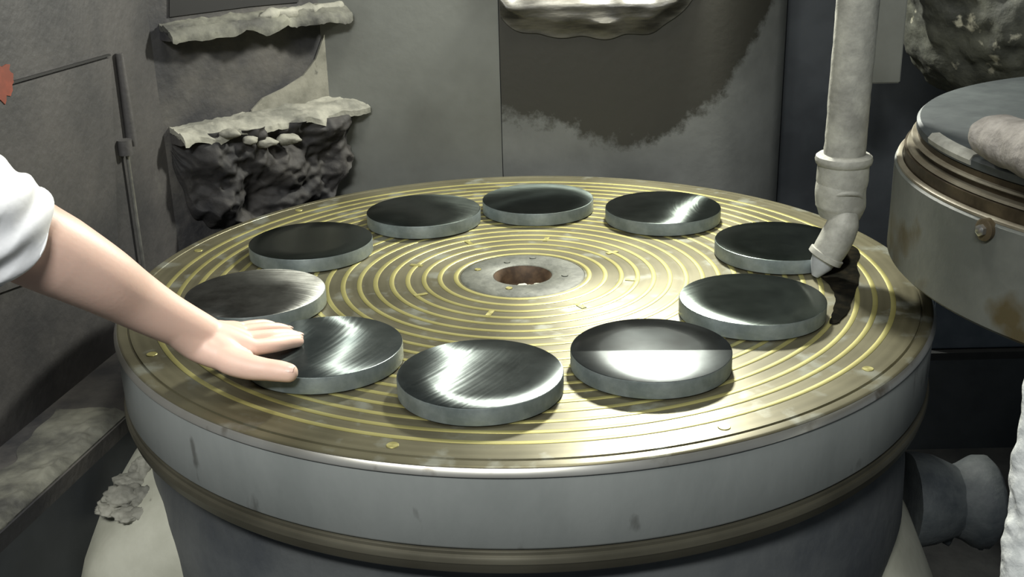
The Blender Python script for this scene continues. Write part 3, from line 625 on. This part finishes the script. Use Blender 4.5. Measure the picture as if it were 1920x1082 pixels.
# ================================================================== PERSON (arm and hand reaching in from the left)
M_skin = mat('skin', (0.74, 0.50, 0.40), (0.80, 0.56, 0.45), 9, 0.5, 0, 0.06, 160, lo=.3, hi=.7)
b = M_skin.node_tree.nodes['Principled BSDF']; b.inputs['Subsurface Weight'].default_value = 0.12; b.inputs['Subsurface Radius'].default_value = (0.02, 0.008, 0.005); b.inputs['Subsurface Scale'].default_value = 0.4
person = empty('person', DEP(60, 430, 1.52), 'bare left forearm and hand with white rolled sleeve reaching in to touch a disc', 'person')
meshes = []
def cap_tube(pts, rads, sub=5, n=24, squash=None):
    P, R = spline(pts, rads, sub)
    # rounded ends
    t = (P[-1] - P[-2]).normalized(); r = R[-1]
    P2 = P + [P[-1] + t * r * k for k in (.35, .65, .85, .96)]; R2 = R + [r * q for q in (.94, .76, .52, .25)]
    t = (P[0] - P[1]).normalized(); r = R[0]
    P2 = [P[0] + t * r * k for k in (.96, .85, .65, .35)] + P2; R2 = [r * q for q in (.25, .52, .76, .94)] + R2
    return tube(P2, R2, n, squash=squash)
def J(px, py, z): return Z(px, py, z)
Wr = J(388, 632, 0.080); E1 = DEP(245, 557, 1.69); E2 = DEP(186, 521, 1.64); E3 = DEP(110, 480, 1.59); E4 = DEP(40, 444, 1.55); E5 = DEP(-50, 385, 1.50)
meshes.append(cap_tube([E5, E4, E3, E2, E1, DEP(310, 594, 1.735), Wr, J(414, 640, .071), J(442, 640, .065)], [.060, .0605, .0575, .0505, .0440, .0375, .0315, .0270, .0190], 6, 40))
idx = [J(474, 652, .062), J(512, 647, .056), J(540, 642, .048), J(559, 640, .0405)]
mid = [J(466, 636, .064), J(508, 631, .060), J(538, 629, .050), J(559, 633, .0405)]
rin = [J(456, 624, .060), J(495, 618, .058), J(522, 617, .050), J(540, 621, .0400)]
pin = [J(446, 616, .054), J(476, 610, .052), J(496, 608, .046), J(512, 611, .0390)]
thm = [J(396, 652, .066), J(432, 676, .056), J(468, 688, .050), J(500, 693, .047), J(524, 696, .0465), J(541, 699, .0445)]
meshes.append(cap_tube([DEP(325, 606, 1.74), J(372, 645, .076), J(415, 668, .060)], [.030, .028, .022], 6, 30))
meshes.append(cap_tube(idx, [.0132, .0124, .0114, .0098]))
meshes.append(cap_tube(mid, [.0132, .0122, .0112, .0096]))
meshes.append(cap_tube(rin, [.0126, .0114, .0106, .0094]))
meshes.append(cap_tube(pin, [.0108, .0094, .0086, .0076]))
meshes.append(cap_tube(thm, [.023, .0225, .0200, .0172, .0166, .0150]))
# palm: metacarpals from the wrist to each knuckle
for q, r0, r1 in ((idx[0], .0235, .0150), (mid[0], .0245, .0140), (rin[0], .022, .0130), (pin[0], .020, .0130)):
    ws = Wr.lerp(q, 0.12); meshes.append(cap_tube([Wr, ws.lerp(q, .45), q - (q - Wr).normalized() * .004], [r0 + .0055, (r0 + r1) / 2 + .003, r1], 5, 24))
for qa, qb in ((idx[0], mid[0]), (mid[0], rin[0]), (rin[0], pin[0])):
    q = qa.lerp(qb, .5); meshes.append(cap_tube([Wr, Wr.lerp(q, .5), q - (q - Wr).normalized() * .010], [.029, .0215, .0145], 5, 24))
meshes.append(cap_tube([Wr, J(430, 664, .062), J(462, 672, .055)], [.026, .021, .013], 5, 24))        # web of the thumb
meshes.append(cap_tube([J(420, 655, .062), J(450, 662, .055), J(464, 665, .050)], [.022, .0185, .0140], 5, 24))
tmp = bpy.data.objects.new('tmp', join(meshes)); COL.objects.link(tmp)
rm = tmp.modifiers.new('r', 'REMESH'); rm.mode = 'VOXEL'; rm.voxel_size = 0.0022; rm.adaptivity = 0
s_ = tmp.modifiers.new('s', 'SMOOTH'); s_.iterations = 14; s_.factor = 0.5
dg = bpy.context.evaluated_depsgraph_get(); ev = tmp.evaluated_get(dg); bme = bpy.data.meshes.new_from_object(ev); bpy.data.objects.remove(tmp)
bme.materials.clear(); sm(bme)
body = link('forearm_and_hand', bme, M_skin); adopt(body, person)
# nails
M_nail = mat('fingernail', (0.78, 0.55, 0.46), None, rough=0.3)
def nail(tip, prev, w_, l_, upv, r_):
    d = (tip - prev).normalized(); up = (upv - d * upv.dot(d)).normalized(); s = d.cross(up)
    vs = []; fs = []; nu, nv = 6, 8
    for i in range(nu + 1):
        for j in range(nv + 1):
            u = (i / nu - .5) * 2; v = j / nv
            wv = w_ * (1 - 0.25 * max(0, v - .6) / .4)
            vs.append(tip + d * (l_ * (v - .35)) + s * (u * wv) + up * (r_ * (math.sqrt(max(0, 1 - (u * w_ / r_) ** 2)) - 0.22 * max(0, v - .3) ** 2) + 0.0004))
    for i in range(nu):
        for j in range(nv): a = i * (nv + 1) + j; fs.append((a, a + 1, a + nv + 2, a + nv + 1))
    me = from_py(vs, fs); sm(me); return me
o = link('thumbnail', nail(thm[-1], thm[-2], .0082, .015, Vector((.0, -.45, 1)), .0148), M_nail); adopt(o, person); o['label'] = 'pale thumbnail'
for q in (idx, mid, rin):
    o = link('fingernail', nail(q[-1], q[-2], .0056, .010, Vector((0, 0, 1)), .0094), M_nail); adopt(o, person)
# sleeve: a rolled white cuff and the sleeve going out of the frame
M_shirt = mat('white_cotton', (0.86, 0.87, 0.88), (0.92, 0.93, 0.94), 20, 0.85, 0, 0.25, 40)
ctr = [DEP(-340, 252, 1.40), DEP(-195, 329, 1.43), DEP(-105, 379, 1.465), DEP(-57, 406, 1.49), DEP(-24, 424, 1.51), DEP(0, 436, 1.525), DEP(9, 441, 1.532)]
P_, R_ = spline(ctr, [.110, .098, .088, .084, .0835, .082, .077], 10)
n = 64; vs = []; fs = []
t0_ = None
nrm = Vector((0, 0, 1))
ring_all = []
for i, p in enumerate(P_):
    t = (P_[min(i + 1, len(P_) - 1)] - P_[max(i - 1, 0)]).normalized(); nrm = (nrm - t * nrm.dot(t)).normalized(); bn = t.cross(nrm)
    for j in range(n):
        a = 2 * pi * j / n; d = nrm * cos(a) + bn * sin(a)
        wr_ = 0.0045 * noise.noise(Vector((p.x * 22 + cos(a) * 1.6, sin(a) * 1.6, p.z * 30))) + 0.003 * sin(a * 5 + i * .35)
        vs.append(p + d * (R_[i] + wr_))
# fold inwards at the hem
t = (P_[-1] - P_[-2]).normalized()
for (dr, dx) in ((-.008, .001), (-.012, -.006), (-.013, -.03), (-.016, -.07)):
    for j in range(n):
        a = 2 * pi * j / n; d = nrm * cos(a) + bn * sin(a); vs.append(P_[-1] + t * dx + d * (R_[-1] + dr + 0.003 * sin(a * 5 + (len(P_) - 1) * .35)))
rows_ = len(vs) // n
for i in range(rows_ - 1):
    for j in range(n): k = (j + 1) % n; fs.append((i * n + j, i * n + k, (i + 1) * n + k, (i + 1) * n + j))
fs.append(tuple(range(n)))
me = from_py(vs, fs); sm(me)
o = link('shirt_sleeve', me, M_shirt); adopt(o, person); o['label'] = 'white rolled up shirt sleeve'
